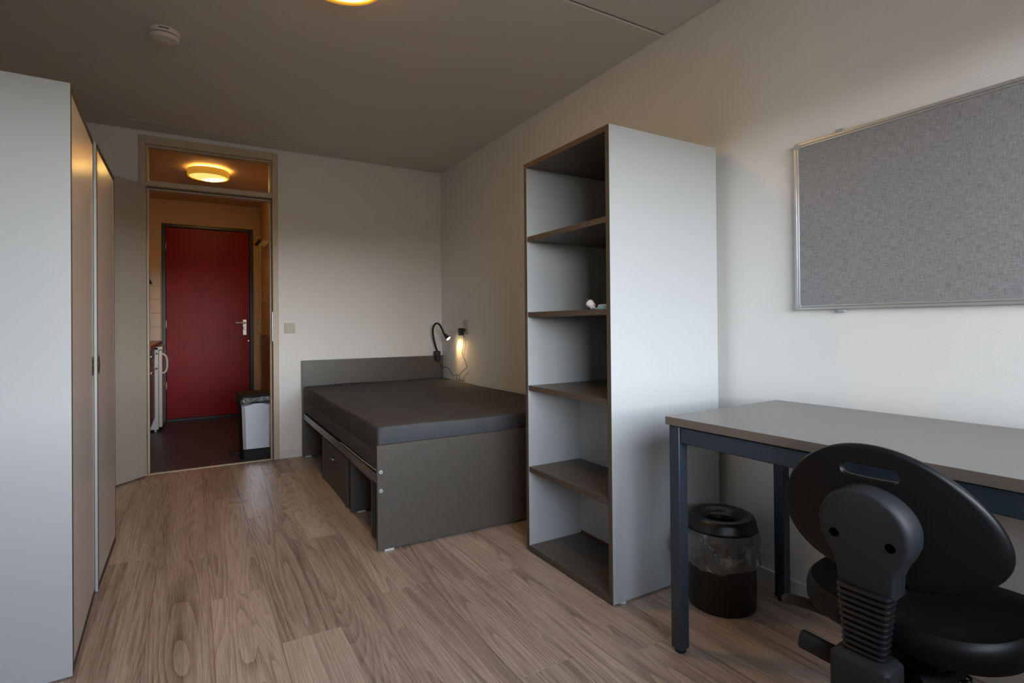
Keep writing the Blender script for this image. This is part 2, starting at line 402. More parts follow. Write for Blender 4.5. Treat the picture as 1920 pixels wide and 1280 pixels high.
# open door leaf (hinged at the left jamb)
ang = math.radians(-131)
dl = thing('door_1', 'cream flush door standing open beside the wardrobes', 'door', (-.300, YB-.022, 0), ang, kind='structure')
box('door_leaf', (0.012, .845, -.0, .040, .012, 2.05), 'leaf_paint', dl, bev=.002)
for z in (.25, 1.83): box('hinge', (-.004, .014, .004, .030, z, z+.085), 'zinc', dl, bev=.003)
m = MB(); m.box(.775, .80, .040, .046, .94, 1.14); m.cyl((.787, .046, 1.07), (.787, .085, 1.07), .009); m.cyl((.787, .082, 1.07), (.675, .082, 1.07), .009)
obj('door_handle', m, 'satin_metal', dl)
# hallway shell
st(box('wall_hall_left', (HX0-T, HX0, YB+T, HY+T, 0, HC+.02), 'hall_paint_dimmed'), 'hallway wall behind the kitchen units', 'wall')
wr = st(box('wall_hall_right', (HX1, HX1+T, YB+T, HY+T, 0, HC+.02), 'hall_paint_dimmed'), 'hallway wall with coat rack and red brown tiles', 'wall')
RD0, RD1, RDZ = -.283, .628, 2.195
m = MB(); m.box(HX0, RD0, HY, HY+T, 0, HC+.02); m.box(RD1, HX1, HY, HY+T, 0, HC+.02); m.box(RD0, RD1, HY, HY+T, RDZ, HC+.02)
wb = st(obj('wall_hall_back', m, 'hall_paint_dimmed'), 'hallway end wall around the red door', 'wall')
# cream wall tiles beside the red door
box('grout', (HX0, -.300, HY-.006, HY, .90, 1.652), 'tile_grout', wb)
tm = None
for c in range(4):
    for r in range(5):
        x1 = -.300 - c*.1525; z0 = .9 + r*.1513
        if tm is None: tm = obj('tile', MB().box(-.1500, 0, -.010, -.004, .0, .1485), 'cream_tile', wb, bev=.0015); t_ = tm
        else: t_ = tm.copy(); COL.objects.link(t_); t_.parent = wb
        t_.location = (x1, HY, z0)
# red brown tiles on the right hallway wall
box('brick_grout', (HX1-.006, HX1, 5.4, 6.98, 0, .945), 'brick_grout', wr)
tm = None
for c in range(15):
    for r in range(5):
        if tm is None: tm = obj('brick_tile', MB().box(-.011, -.004, 0, .1025, 0, .185), 'brick_tile', wr, bev=.0012); t_ = tm
        else: t_ = tm.copy(); COL.objects.link(t_); t_.parent = wr
        t_.location = (HX1, 5.4 + c*.1053, .002 + r*.1885)
box('tile_trim', (HX1-.014, HX1, 5.4, 6.98, .945, .955), 'frame_paint', wr)
bt = thing('trim_3', 'slim beige door post with hinges on the tiled hallway wall', 'door post', kind='structure')
box('post', (HX1-.02, HX1, 6.985, 7.03, 0, 2.10), 'frame_paint', bt, bev=.003)
for z in (.98, 1.03, 1.08): box('hinge', (HX1-.030, HX1-.02, 6.995, 7.02, z, z+.040), 'zinc', bt, bev=.002)
# red front door with black frame
rf = thing('trim_4', 'black painted steel frame around the red door', 'door frame', kind='structure')
box('jamb', (RD0, RD0+.036, HY-.02, HY+.09, 0, RDZ), 'black_frame', rf, bev=.003); box('jamb', (RD1-.038, RD1, HY-.02, HY+.09, 0, RDZ), 'black_frame', rf, bev=.003)
box('frame_head', (RD0+.036, RD1-.038, HY-.02, HY+.09, RDZ-.036, RDZ), 'black_frame', rf, bev=.003)
box('sill', (RD0+.036, RD1-.038, HY-.012, HY+.09, 0, .028), 'black_frame', rf, bev=.003)
box('door_gap_blocker', (RD0, RD1, HY+.040, HY+.09, 0, RDZ), 'black_frame', rf)  # added unseen panel behind the leaf, stops sky light leaking round the door
rd = thing('door_2', 'dark red flush front door at the end of the hallway', 'door', (0, HY, 0), kind='structure')
box('door_leaf', (RD0+.040, RD1-.042, -.006, .035, .030, RDZ-.040), 'red_door', rd, bev=.002)
for z in (.36, 1.04, 1.90): box('hinge', (RD0+.034, RD0+.043, -.024, -.008, z, z+.085), 'brass', rd, bev=.003)
lk = obj('lock_plate', MB().box(.514, .556, -.014, -.006, .945, 1.130), 'satin_metal', rd, bev=.004)
m = MB(); m.cyl((.538, -.014, 1.090), (.538, -.058, 1.090), .010); m.tube([(.545, -.056, 1.090), (.50, -.058, 1.090), (.437, -.056, 1.090)], .009, 10)
obj('handle', m, 'satin_metal', lk, smooth='auto')
m = MB(); m.cyl((.535, -.014, 1.028), (.535, -.03, 1.028), .010); m.cyl((.535, -.03, 1.028), (.535, -.052, 1.028), .019, r2=.015)
obj('lock_knob', m, 'satin_metal', lk, smooth='auto')
m = MB(); m.cyl((.535, -.0165, 1.065), (.535, -.0135, 1.065), .004, 10); obj('keyhole', m, 'hole_shade_black', lk)
m = MB(); m.cyl((.574, -.010, .878), (.574, -.004, .878), .009, 12); obj('lock_rosette', m, 'satin_metal', rd)

# ------------------------------------------------------------------ furniture
# wardrobes
def wardrobe(label, x, y, rz, hinge_far):
    t = thing('wardrobe', label, 'wardrobe', (x, y, 0), rz, 'white wardrobes along the wall')
    # local: front face x=0, depth to -x, width along +y
    W, D, H, P, B = .598, .585, 1.788, .025, .006
    panel('side_panel', (-D, 0, 0, P, B, H), 1, t); panel('side_panel', (-D, 0, W-P, W, B, H), 1, t)
    panel('top_panel', (-D, 0, P, W-P, H-.022, H), 2, t, 'dark_shelf'); panel('bottom_panel', (-D, 0, P, W-P, B, B+.024), 2, t, 'dark_shelf')
    panel('back_panel', (-D, -D+.008, P, W-P, B+.024, H-.022), 0, t)
    dr = panel('door', (-.022, -.0004, P+.003, W-P-.003, B+.027, H-.025), 0, t, 'door_laminate', 'brown_edge')
    yh = W-.050 if hinge_far else .050
    m = MB()
    ring = lambda r1, r2, x: [(x, yh + r1*math.cos(a), .90 + r2*math.sin(a)) for a in [2*math.pi*k/28 for k in range(28)]]
    m.loft([ring(.025, .038, -.002), ring(.025, .038, .0006), ring(.020, .033, .0010)])
    hd = obj('handle_cup', m, 'dark_oval', dr, label='dark oval recessed handle cup')
    m = MB(); m.cyl((0, yh, .904), (.004, yh, .904), .0060, 14)
    obj('key', m, 'chrome', hd)
    for yy in (.03, W-.03):
        m = MB(); m.cyl((-.03, yy, 0), (-.03, yy, B), .016, 14); obj('foot', m, 'glide', t)
        m = MB(); m.cyl((-D+.03, yy, 0), (-D+.03, yy, B), .016, 14); obj('foot', m, 'glide', t)
    return t
wardrobe('white wardrobe with its bare white side towards the window, greige door', -.313, 2.079, math.radians(1.85), True)
wardrobe('greige door wardrobe standing between the other wardrobe and the open cream door', -.325, 2.690, math.radians(.2), False)

# bookcase
bk = thing('bookcase', 'tall white open bookcase with dark shelves between bed and desk', 'bookcase', (1.334, 1.540, 0))
W, D, H, P, B = .598, .592, 1.790, .022, .008
panel('side_panel', (0, D, 0, P, B, H), 1, bk); panel('side_panel', (0, D, W-P, W, B, H), 1, bk)
panel('top_panel', (0, D, P, W-P, H-.022, H), 2, bk, 'dark_shelf'); panel('bottom_panel', (0, D, P, W-P, B, B+.022), 2, bk, 'dark_shelf')
box('back_panel', (.296, .304, P, W-P, B+.036, .742), 'white_laminate', bk)
box('gap_shade_strip', (.300, .306, P, W-P, B+.022, B+.036), 'brown_edge', bk)  # dark strip, paints in the shade of the gap under the back panel
box('rear_panel', (D-.012, D-.004, P, W-P, B+.022, H-.022), 'white_laminate', bk)
for z in (1.450, 1.103, .765, .391):
    panel('shelf', (.002, .295 if z < .5 else D-.013, P, W-P, z-.022, z), 2, bk, 'dark_shelf')
for x in (.055, D-.05):
    for y in (.012, W-.012):
        m = MB(); m.cyl((x, y, 0), (x, y, B), .014, 14); obj('foot', m, 'glide', bk)

# bed
bed = thing('bed', 'dark grey double bed frame with panel headboard and footboard', 'bed', (.732, 2.470, 0), math.radians(-.62))
BW = 1.212
hb = box('headboard', (0, BW, 2.108, 2.130, .008, .770), 'bed_panel', bed, bev=.001)
fb = box('footboard', (0, BW, 0, .022, .010, .492), 'bed_panel', bed, bev=.001)
box('side_rail', (.008, .030, .023, 2.107, .306, .352), 'rail_steel', bed, bev=.002)
box('side_rail', (BW-.034, BW-.012, .023, 2.107, .306, .352), 'rail_steel', bed, bev=.002)
box('centre_rail', (BW/2-.02, BW/2+.02, .023, 2.107, .306, .352), 'rail_steel', bed, bev=.002)
for k in range(13):
    y = .08 + k*.16
    box('slat', (.031, BW/2-.021, y, y+.06, .345, .356), 'box_panel', bed); box('slat', (BW/2+.021, BW-.035, y, y+.06, .345, .356), 'box_panel', bed)
for z in (.371, .284):
    m = MB(); m.cyl((.0155, -.006, z), (.0155, .001, z), .0078, 16, r2=.0085); sc = obj('screw', m, 'glide', fb, smooth='auto')
    m = MB(); m.cyl((.0155, -.0068, z), (.0155, -.0055, z), .0030, 8); obj('screw_socket', m, 'hole_shade_black', sc)
for z in (.368, .296):
    m = MB(); m.cyl((.012, 2.098, z), (.012, 2.109, z), .007, 14); obj('screw', m, 'chrome', hb)
for x, y in ((.055, .003), (BW-.08, .003), (.045, 2.110), (BW-.08, 2.110)):
    box('glide', (x-.022, x+.022, y-.002, y+.014, 0, .010), 'glide', bed)
# mattress
mt = thing('mattress', 'thick mattress in a dark charcoal cover on the bed frame', 'mattress', (.732, 2.470, 0), math.radians(-.62))
def rrect(x0, x1, y0, y1, r, z, n=7, wob=0):
    out = []
    for cx, cy, a0 in ((x1-r, y1-r, 0), (x0+r, y1-r, 90), (x0+r, y0+r, 180), (x1-r, y0+r, 270)):
        for k in range(n):
            a = math.radians(a0 + 90*k/(n-1)); out.append((cx + r*math.cos(a), cy + r*math.sin(a), z))
    return out
x0, x1, y0, y1 = .012, BW-.012, .026, 2.098
z0, z1 = .358, .570
def dens(ring, n=18):
    out = []
    for i_, (a, b_) in enumerate(zip(ring, ring[1:]+ring[:1])):
        k = n if i_ % 7 == 6 else 1
        out += [tuple(a[j]+(b_[j]-a[j])*q/k for j in range(3)) for q in range(k)]
    return out
rings = []
for z, ins in ((z0, .012), (z0+.006, .004), (z0+.02, 0), (z0+.09, .001), (z0+.097, .006), (z0+.104, .001), (z1-.02, 0), (z1-.008, .001), (z1-.002, .005), (z1, .012), (z1+.001, .05)):
    rg = dens(rrect(x0+ins, x1-ins, y0+ins, y1-ins, .022+min(ins, .02), z))
    rings.append([(px, py, pz + (.003*math.sin(px*9+py*5) if z > .5 else 0)) for px, py, pz in rg])
m = MB(); m.loft(rings)
obj('cover', m, 'mattress_cover', mt, smooth='auto')
m = MB(); m.tube([(.008, .03, z0+.010), (.010, .12, z0+.007), (.009, .35, z0+.004), (.009, .8, z0+.003)], .0035, 8, smooth=6)
obj('piping', m, 'piping', mt, smooth=True)
# under-bed boxes
ch = thing('storage_chest', 'dark under-bed storage chest with a drawer front and oval pull', 'storage chest', (.752, 2.470, 0), math.radians(-.62))
CY0, CY1, CZ = .690, 1.405, .300
for a in (CY0, CY1-.030): box('side_panel', (.0, .56, a, a+.030, .004, CZ), 'box_panel', ch, bev=.001)
box('top_panel', (.02, .56, CY0+.031, CY1-.031, CZ-.018, CZ), 'box_panel', ch)
box('bottom_panel', (.03, .56, CY0+.031, CY1-.031, .02, .038), 'box_panel', ch); box('back_panel', (.54, .56, CY0+.031, CY1-.031, .038, CZ-.019), 'box_panel', ch)
df = box('drawer_front', (.006, .026, CY0+.040, CY1-.034, .012, CZ-.020), 'box_panel', ch, bev=.001)
yh, zh = 1.075, .195
m = MB(); ring = lambda r1, r2, x: [(x, yh + r1*math.cos(a), zh + r2*math.sin(a)) for a in [2*math.pi*k/28 for k in range(28)]]
m.loft([ring(.030, .032, .006), ring(.030, .032, .0035), ring(.024, .026, .0025)]); pc = obj('pull_cup', m, 'dark_oval', df)
m = MB(); m.cyl((.003, yh, zh+.008), (-.012, yh, zh+.008), .006, 12); m.box(-.002, .004, yh-.022, yh+.022, zh-.002, zh+.006); obj('pull', m, 'chrome', pc)
ob = thing('storage_box', 'dark open-fronted storage box under the foot end of the bed', 'storage box', (.752, 2.470, 0), math.radians(-.62))
box('side_panel', (.0, .56, .590, .610, .008, CZ), 'box_panel', ob, bev=.001); box('side_panel', (.010, .56, .150, .172, .008, CZ), 'box_panel', ob, bev=.001)
box('top_panel', (.004, .56, .173, .589, CZ-.020, CZ), 'box_panel', ob, bev=.001); box('back_panel', (.54, .56, .173, .589, .02, CZ-.021), 'box_panel', ob)
box('front_stile', (.004, .012, .176, .196, .01, CZ-.021), 'box_panel', ob)
for y in (.600, .161):
    box('glide', (.035, .080, y-.011, y+.011, 0, .008), 'glide', ob); box('glide', (.48, .525, y-.011, y+.011, 0, .008), 'glide', ob)

# desk
RZ = math.radians(2.2)
dk = thing('desk', 'taupe topped desk with dark blue steel legs against the wall', 'desk', (1.313, 1.256, 0), RZ)
DW, DL, DT = .628, 1.20, .748
obj('desktop', MB().box(0, DW, -DL, 0, DT-.026, DT, mi=0, edge=1, axis=2), ['desk_top', 'desk_edge'], dk, bev=.0012)
for x in (.006, DW-.048):
    for y in (-.050, -DL+.010):
        lg = box('leg', (x, x+.040, y, y+.040, .012, DT-.027), 'blue_steel', dk, bev=.003)
        m = MB(); m.lathe([(.016, 0), (.018, .003), (.018, .014)], 20, (x+.02, y+.02, 0)); obj('foot_cap', m, 'black_rubber', lg, smooth='auto')
fz0, fz1 = DT-.080, DT-.030
box('frame_rail', (.010, .038, -DL+.051, -.051, fz0, fz1), 'blue_steel', dk, bev=.003); box('frame_rail', (DW-.044, DW-.014, -DL+.051, -.051, fz0, fz1), 'blue_steel', dk, bev=.003)
box('frame_rail', (.047, DW-.049, -.044, -.016, fz0, fz1), 'blue_steel', dk, bev=.003); box('frame_rail', (.047, DW-.049, -DL+.016, -DL+.044, fz0, fz1), 'blue_steel', dk, bev=.003)

# pinboard
PY1, PY0, PZ0, PZ1 = 1.216, .316, 1.092, 1.716
pb = thing('pinboard', 'large grey felt pinboard in an aluminium frame', 'pinboard', (XR, PY0, PZ0))
LY, LZ = PY1-PY0, PZ1-PZ0
box('felt_panel', (-.014, -.002, .012, LY-.012, .012, LZ-.012), 'felt_grey', pb)
def rail(b, b2):
    m = MB(); m.box(*b); m.box(*b2); return obj('frame_rail', m, 'aluminium', pb, bev=.0015)
rail((-.020, -.001, .02, LY-.02, 0, .010), (-.018, -.004, .02, LY-.02, .0105, .017)); rail((-.020, -.001, .02, LY-.02, LZ-.010, LZ), (-.018, -.004, .02, LY-.02, LZ-.017, LZ-.0105))
rail((-.020, -.001, 0, .010, .02, LZ-.02), (-.018, -.004, .0105, .017, .02, LZ-.02)); rail((-.020, -.001, LY-.010, LY, .02, LZ-.02), (-.018, -.004, LY-.017, LY-.0105, .02, LZ-.02))
for y in (0, LY):
    for z in (0, LZ):
        sy, sz = (1 if y == 0 else -1), (1 if z == 0 else -1)
        pts = [(0, 0.009), (.003, .003), (.009, 0), (.021, 0), (.021, .018), (.018, .021), (0, .021)]
        m = MB(); m.loft([[(xx, y+sy*a, z+sz*b_) for a, b_ in pts] for xx in (-.0215, -.001)])
        obj('corner_cap', m, 'corner_plastic', pb)
for z in (LZ, -.011):
    m = MB(); m.box(-.016, -.001, LY-.178, LY-.152, z-.001 if z > 0 else z, z+.011); obj('wall_clip', m, 'corner_plastic', pb, bev=.002)

# waste bin with lid and clear liner
wbn = thing('waste_bin', 'round black metal waste bin with a ring lid under the desk', 'waste bin', (1.708, 1.360, 0))
m = MB(); m.lathe([(.116, 0), (.119, .002), (.121, .012), (.121, .285), (.117, .285), (.115, .012), (.0, .012)], 48, caps=False)
m.lathe([(.116, 0), (.0, 0)], 48, caps=False); obj('body', m, 'black_metal', wbn, smooth='auto')
m = MB(); m.lathe([(.1245, .288), (.127, .290), (.127, .296), (.1245, .300), (.123, .318), (.115, .330), (.104, .334), (.085, .331), (.066, .322), (.055, .308), (.052, .295), (.049, .295), (.052, .310), (.064, .318), (.10, .325), (.120, .314), (.122, .290), (.1245, .288)], 56, caps=False)
obj('lid', m, 'black_metal', wbn, smooth='auto')
m = MB(); rings = []
rnd = random.Random(3)
nph = [rnd.uniform(0, 6.28) for _ in range(9)]
for k in range(15):
    f = k/14; z = .287 - f*.127; rg = []
    for i in range(96):
        a = 2*math.pi*i/96
        crumple = .0035*math.sin(7*a+nph[0]+5*f) + .003*math.sin(13*a+nph[1]-7*f) + .0025*math.sin(23*a+nph[2]+11*f) + .0015*math.sin(37*a+nph[3]-9*f)
        flare = .0225*math.sin(math.pi*min(1, f*.5+.02))*(1 + .25*math.sin(3*a+nph[4]))
        tail = max(0, math.cos(a-math.radians(160)))**14*.045*math.sin(math.pi*min(1, f*1.05))
        rad = .1285 + flare*.34 + crumple*min(1, f*2+.2) + tail - .006*max(0, f-.85)/.15
        dz = (.005*math.sin(3*a+nph[5]) + .002*math.sin(11*a+nph[6]))*f
        rg.append((rad*math.cos(a), rad*math.sin(a), z+dz))
    rings.append(rg)
m.loft(rings, caps=False)
obj('liner', m, 'clear_bag', wbn, smooth=True, label='clear crumpled plastic liner over the rim')

# ------------------------------------------------------------------ task chair
CX, CYc, CZc, TH, TILT, CUR = 1.215, .592, .651, .052, .085, 1.11
chr_ = thing('task_chair', 'black moulded task chair with slotted backrest tucked at the desk', 'chair', (CX, CYc, 0), TH)
def loc_(u, v, d=0):      # lateral, up along the tilted plate, forward offset
    x = CUR*u*u - math.sin(TILT)*v + d*math.cos(TILT)
    return (x, u, CZc + math.cos(TILT)*v + d*math.sin(TILT))
def flat_(u, v, d=0):
    return (-math.sin(TILT)*v + d*math.cos(TILT), u, CZc + math.cos(TILT)*v + d*math.sin(TILT))
A, B_, NN, AS = .205, .143, 2.121, -.234
def outer(t):
    c, s_ = math.cos(t), math.sin(t)
    u = A*math.copysign(abs(c)**(2/NN), c); v = B_*math.copysign(abs(s_)**(2/NN), s_)
    return u*(1+AS*v/B_), v
SC = (0.0, .0872)
def slot(t, gro=0):
    c, s_ = math.cos(t), math.sin(t); hl, hr = .040, .0135+gro
    return SC[0] + math.copysign(hl, c)*min(1, abs(c)*3) + hr*c, SC[1] + hr*s_
NT, NR = 128, 12
# parametrise the outline by direction from the slot centre so rings never cross
dense = [outer(2*math.pi*k/2000) for k in range(2000)]
dirs = sorted((math.atan2(v-SC[1], u-SC[0]) % (2*math.pi), u, v) for u, v in dense)
def out_at(a):
    a %= 2*math.pi; lo, hi = 0, len(dirs)-1
    while lo < hi:
        md = (lo+hi)//2
        if dirs[md][0] < a: lo = md+1
        else: hi = md
    return dirs[lo][1], dirs[lo][2]
def sheet(off, inner_gro, edge_in):
    rg = []
    for k in range(NR+1):
        f = k/NR; rr = []
        for i in range(NT):
            t = 2*math.pi*i/NT; si = slot(t, inner_gro)
            a = math.atan2((si[1]-SC[1])*3.0, si[0]-SC[0]) if k else 0
            a = math.atan2(math.sin(t)*.75, math.cos(t))
            ou = out_at(a); oc = (ou[0]*(1-edge_in/A), ou[1]*(1-edge_in/B_))
            ff = f**1.15
            rr.append((si[0]+(oc[0]-si[0])*ff, si[1]+(oc[1]-si[1])*ff, off))
        rg.append(rr)
    return rg
back = sheet(-.009, .0035, .004); back2 = sheet(-.0045, .0, 0.0); front2 = sheet(.0045, 0, 0); front = sheet(.009, .0035, .004)
loop = list(reversed(back)) ; 
rings = [back[k] for k in range(NR+1)] + [back2[NR], front2[NR]] + [front[k] for k in range(NR, -1, -1)] + [front2[0], back2[0], back[0]]
m = MB(); m.loft([[loc_(u, v, d) for u, v, d in r] for r in rings], caps=False)
obj('backrest', m, 'black_pu', chr_, smooth=True)
# bracket behind the plate
def brk(sc, d, dv=0):
    out = []
    # dome top, waist narrowing to the column
    prof = []
    for k in range(25):
        a = math.pi*k/24; prof.append((.090*math.cos(a), -.022 + .084*math.sin(a)))
    left = [(-.088, -.045), (-.078, -.068), (-.066, -.088), (-.058, -.110), (-.054, -.150)]
    right = [(-u, v) for u, v in reversed(left)]
    prof = prof + left + [(-.025, -.152), (.025, -.152)] + right
    return [flat_(u*sc, (v+.05)*((sc+1)/2 if v > -.1 else 1)-.05+dv, d) for u, v in prof]
m = MB(); m.loft([brk(1.0, .004), brk(1.0, -.020), brk(.985, -.036), brk(.955, -.045), brk(.90, -.051), brk(.82, -.053)])
bo = obj('bracket', m, 'grey_plastic', chr_, smooth='auto')
for u in (.052, -.052):
    m = MB(); a = flat_(u, -.041, -.0536); b_ = flat_(u, -.041, -.040); m.cyl(a, b_, .0095, 24); obj('screw_hole_disc', m, 'hole_shade_black', bo)  # flush black disc, painted as the shade of a recess
# bellows column
def rr2(cx, cz, hw, hd, r=.012, n=5):
    return [(cx+px, py, cz) for px, py, _ in rrect(-hd, hd, -hw, hw, min(r, hd*.95), 0, n)]
m = MB(); rings = []
NB = 11; zt, zb = .506, .372
for k in range(NB):
    f = k/NB; zc = zt - (zt-zb)*f; hw = .051 - .012*f; hd = .024 - .004*f; cx = -.030 - .012*(1-f)*0 - .004*f
    dz = (zt-zb)/NB
    for q, g in ((0, -.0075), (.18, -.0015), (.36, 0), (.62, 0), (.80, -.0015), (.98, -.0075)):
        rings.append(rr2(cx, zc-dz*q, hw+g, hd+g))
m.loft(rings); obj('bellows', m, 'black_metal', chr_, smooth='auto')
m = MB(); m.loft([rr2(-.034, .374, .040, .022), rr2(-.034, .370, .050, .034), rr2(-.034, .362, .056, .039), rr2(-.034, .26, .056, .039), rr2(-.034, .245, .050, .034)])
obj('column_housing', m, 'grey_plastic', chr_, smooth='auto')
m = MB(); m.box(-.02, .24, -.032, .032, .262, .290); obj('back_arm', m, 'black_metal', chr_, bev=.006)
# seat
def seat_ring(sc, z, rear=.0):
    pts = []
    for k in range(64):
        a = 2*math.pi*k/64; c, s_ = math.cos(a), math.sin(a)
        n = 2.9
        x = .215*math.copysign(abs(c)**(2/n), c)*sc; y = .212*math.copysign(abs(s_)**(2/n), s_)*sc
        wv = .010*(y/.2)**2
        pts.append((.235+x, y, z + (wv if z > .40 else 0) - .018*max(0, (x-.12)/.1)*(1 if z > .35 else .6)))
    return pts
m = MB(); m.loft([seat_ring(.80, .362), seat_ring(.93, .366), seat_ring(.975, .374), seat_ring(1.0, .388), seat_ring(1.0, .404), seat_ring(.985, .418), seat_ring(.955, .426), seat_ring(.90, .426), seat_ring(.70, .418), seat_ring(.35, .412), seat_ring(.05, .412)])
obj('seat', m, 'black_pu', chr_, smooth='auto')
# mechanism, levers, gas column, base
mc = box('tilt_mechanism', (.10, .33, -.075, .075, .292, .352), 'black_metal', chr_, bev=.008)
for x, y in ((.05, -.092), (.10, -.100), (.17, -.105)):
    m = MB(); m.cyl((x, y, .315), (x, y+.03, .315), .009, 12); obj('bolt', m, 'chrome', mc, smooth='auto')
m = MB(); m.tube([(.02, -.07, .332), (.08, -.088, .322), (.16, -.095, .310)], .012, 10, smooth=5); obj('cable_guard', m, 'black_metal', mc, smooth='auto')
m = MB(); m.tube([(.14+.010*math.cos(k*.9), -.11-.010*math.sin(k*.9), .318-.0016*k) for k in range(40)], .003, 6); obj('spring', m, 'black_metal', mc, smooth=True)
def bar(pts, hw, hh):
    rings = []
    P = catmull([Vector(p) for p in pts], 5)
    for i, p in enumerate(P):
        d = (P[min(i+1, len(P)-1)]-P[max(i-1, 0)]).normalized(); sd = d.cross(Vector((0, 0, 1))).normalized(); u_ = sd.cross(d)
        k = 1.0 if i < len(P)-2 else (.75 if i == len(P)-1 else .95)
        rings.append([tuple(p + sd*hw*k*a + u_*hh*k*b_) for a, b_ in ((-1, -.5), (-.6, -1), (.6, -1), (1, -.5), (1, .5), (.6, 1), (-.6, 1), (-1, .5))])
    mm = MB(); mm.loft(rings); return mm
obj('lever', bar([(.0, .05, .318), (-.012, .085, .324), (-.022, .118, .332), (-.028, .140, .336)], .012, .019), 'grey_plastic', chr_, smooth='auto')
obj('paddle_lever', bar([(.14, .03, .330), (.12, .12, .345), (.10, .20, .352), (.088, .245, .348)], .018, .009), 'black_plastic', chr_, smooth='auto')
m = MB(); m.lathe([(.026, .085), (.026, .20), (.016, .20), (.016, .292)], 24, (.215, 0, 0)); obj('gas_column', m, 'black_metal', chr_, smooth='auto')
bs = None
hubm = MB(); hubm.lathe([(.034, .062), (.036, .07), (.036, .105), (.030, .112)], 24, (.215, 0, 0)); hub = obj('base_hub', hubm, 'black_plastic', chr_, smooth='auto')
for k in range(5):
    a = math.radians(36 + 72*k + 0); c, s_ = math.cos(a), math.sin(a); R_ = .235
    m = MB(); m.tube([(.215+.03*c, .03*s_, .085), (.215+R_*c, R_*s_, .066)], (.020, .013), 10); obj('base_arm', m, 'black_plastic', hub, smooth='auto')
    m = MB(); px, py = .215+R_*c, R_*s_
    for sgn in (-1, 1): m.cyl((px - s_*sgn*.004, py + c*sgn*.004, .025), (px - s_*sgn*.020, py + c*sgn*.020, .025), .025, 18)
    m.cyl((px, py, .03), (px, py, .066), .006, 10); obj('castor', m, 'black_plastic', chr_, smooth='auto')

# ------------------------------------------------------------------ lamps
def ceiling_lamp(label, x, y, zc, bulb_dx):
    t = thing('ceiling_lamp', label, 'ceiling lamp', (x, y, zc), group='round ceiling lamps')
    m = MB(); m.lathe([(.125, -.001), (.125, -.030)], 48); obj('base_plate', m, 'lamp_core', t, smooth='auto')
    m = MB(); m.lathe([(.160, -.018), (.1645, -.016), (.166, -.030), (.166, -.072), (.163, -.076), (.152, -.076), (.150, -.072), (.158, -.066), (.158, -.024), (.160, -.018)], 64, caps=False)
    obj('ring', m, 'lamp_ring', t, smooth='auto', label='amber glowing outer ring')
    m = MB(); m.lathe([(.1565, -.062), (.150, -.070), (.130, -.080), (.09, -.090), (.045, -.095), (.004, -.096)], 64); obj('diffuser', m, 'lamp_glass', t, smooth=True, label='bright frosted dome')
    return t
ceiling_lamp('lit round amber ceiling lamp in the room above the plank floor', .500, 2.100, HC, .04)
ceiling_lamp('lit round amber ceiling lamp in the hallway behind the transom pane', .135, 5.560, HC+.02, .04)

# clip lamp on the headboard
cl = thing('clip_lamp', 'black gooseneck clip lamp lit on the headboard corner with cable to the socket', 'lamp', (1.905, 4.600, .770))
m = MB(); m.box(-.022, .022, -.075, -.038, -.045, .040); m.box(-.020, .020, -.040, -.003, .003, .040); m.box(-.018, .018, -.011, -.003, -.040, .010)
obj('clip', m, 'black_plastic', cl, bev=.004)
m = MB(); m.tube([(-.020, -.055, .02), (-.034, -.065, .012), (-.034, -.066, -.012), (-.020, -.062, -.03)], .002, 6, smooth=5); obj('clip_spring', m, 'black_metal', cl, smooth=True)
A0 = Vector((1.905, 4.600, .770))
P0 = [(1.905, 4.550, .808), (1.880, 4.535, .86), (1.840, 4.49, .955), (1.824, 4.45, 1.020), (1.828, 4.40, 1.058), (1.845, 4.36, 1.050), (1.862, 4.335, 1.005), (1.868, 4.325, .975)]
m = MB(); m.tube([Vector(p)-A0 for p in P0], .0085, 10, smooth=6); obj('gooseneck', m, 'black_rubber', cl, smooth=True)
hp = Vector((1.868, 4.325, .975)); hd = Vector((.044, -.050, -.068)).normalized()
m = MB(); m.tube([hp-A0-hd*.004, hp-A0+hd*.062], (.0075, .021), 20); m.tube([hp-A0+hd*.062, hp-A0+hd*.066], (.021, .0215), 20); sh = obj('lamp_head', m, 'black_plastic', cl, smooth='auto')
m = MB(); m.cyl(hp-A0+hd*.0655, hp-A0+hd*.0672, .018, 20); obj('light_disc', m, 'bulb_warm', sh)
sl = bpy.data.lights.new('clip_lamp_beam', 'SPOT'); sl.energy = 2.6; sl.color = (1, .60, .25); sl.spot_size = math.radians(112); sl.spot_blend = 1.0; sl.shadow_soft_size = .016
so = bpy.data.objects.new('clip_lamp_beam', sl); COL.objects.link(so); so.parent = cl; so.location = hp-A0+hd*.075
so.rotation_euler = hd.to_track_quat('-Z', 'Y').to_euler()
m = MB()
cab = [(1.905, 4.545, .728), (1.93, 4.548, .700), (1.955, 4.55, .66), (1.962, 4.50, .668), (1.966, 4.44, .655), (1.969, 4.36, .605), (1.969, 4.30, .612), (1.969, 4.25, .620), (1.967, 4.28, .585), (1.962, 4.26, .576), (1.960, 4.18, .578), (1.958, 4.10, .577), (1.960, 4.17, .577), (1.964, 4.21, .578), (1.969, 4.22, .60), (1.970, 4.21, .625), (1.971, 4.15, .66), (1.972, 4.085, .690), (1.973, 4.11, .73), (1.974, 4.175, .80), (1.974, 4.15, .86), (1.974, 4.145, .91), (1.972, 4.130, .955)]
m.tube([Vector(p)-A0 for p in cab], .0022, 6, smooth=4); obj('cable', m, 'black_rubber', cl, smooth=True)
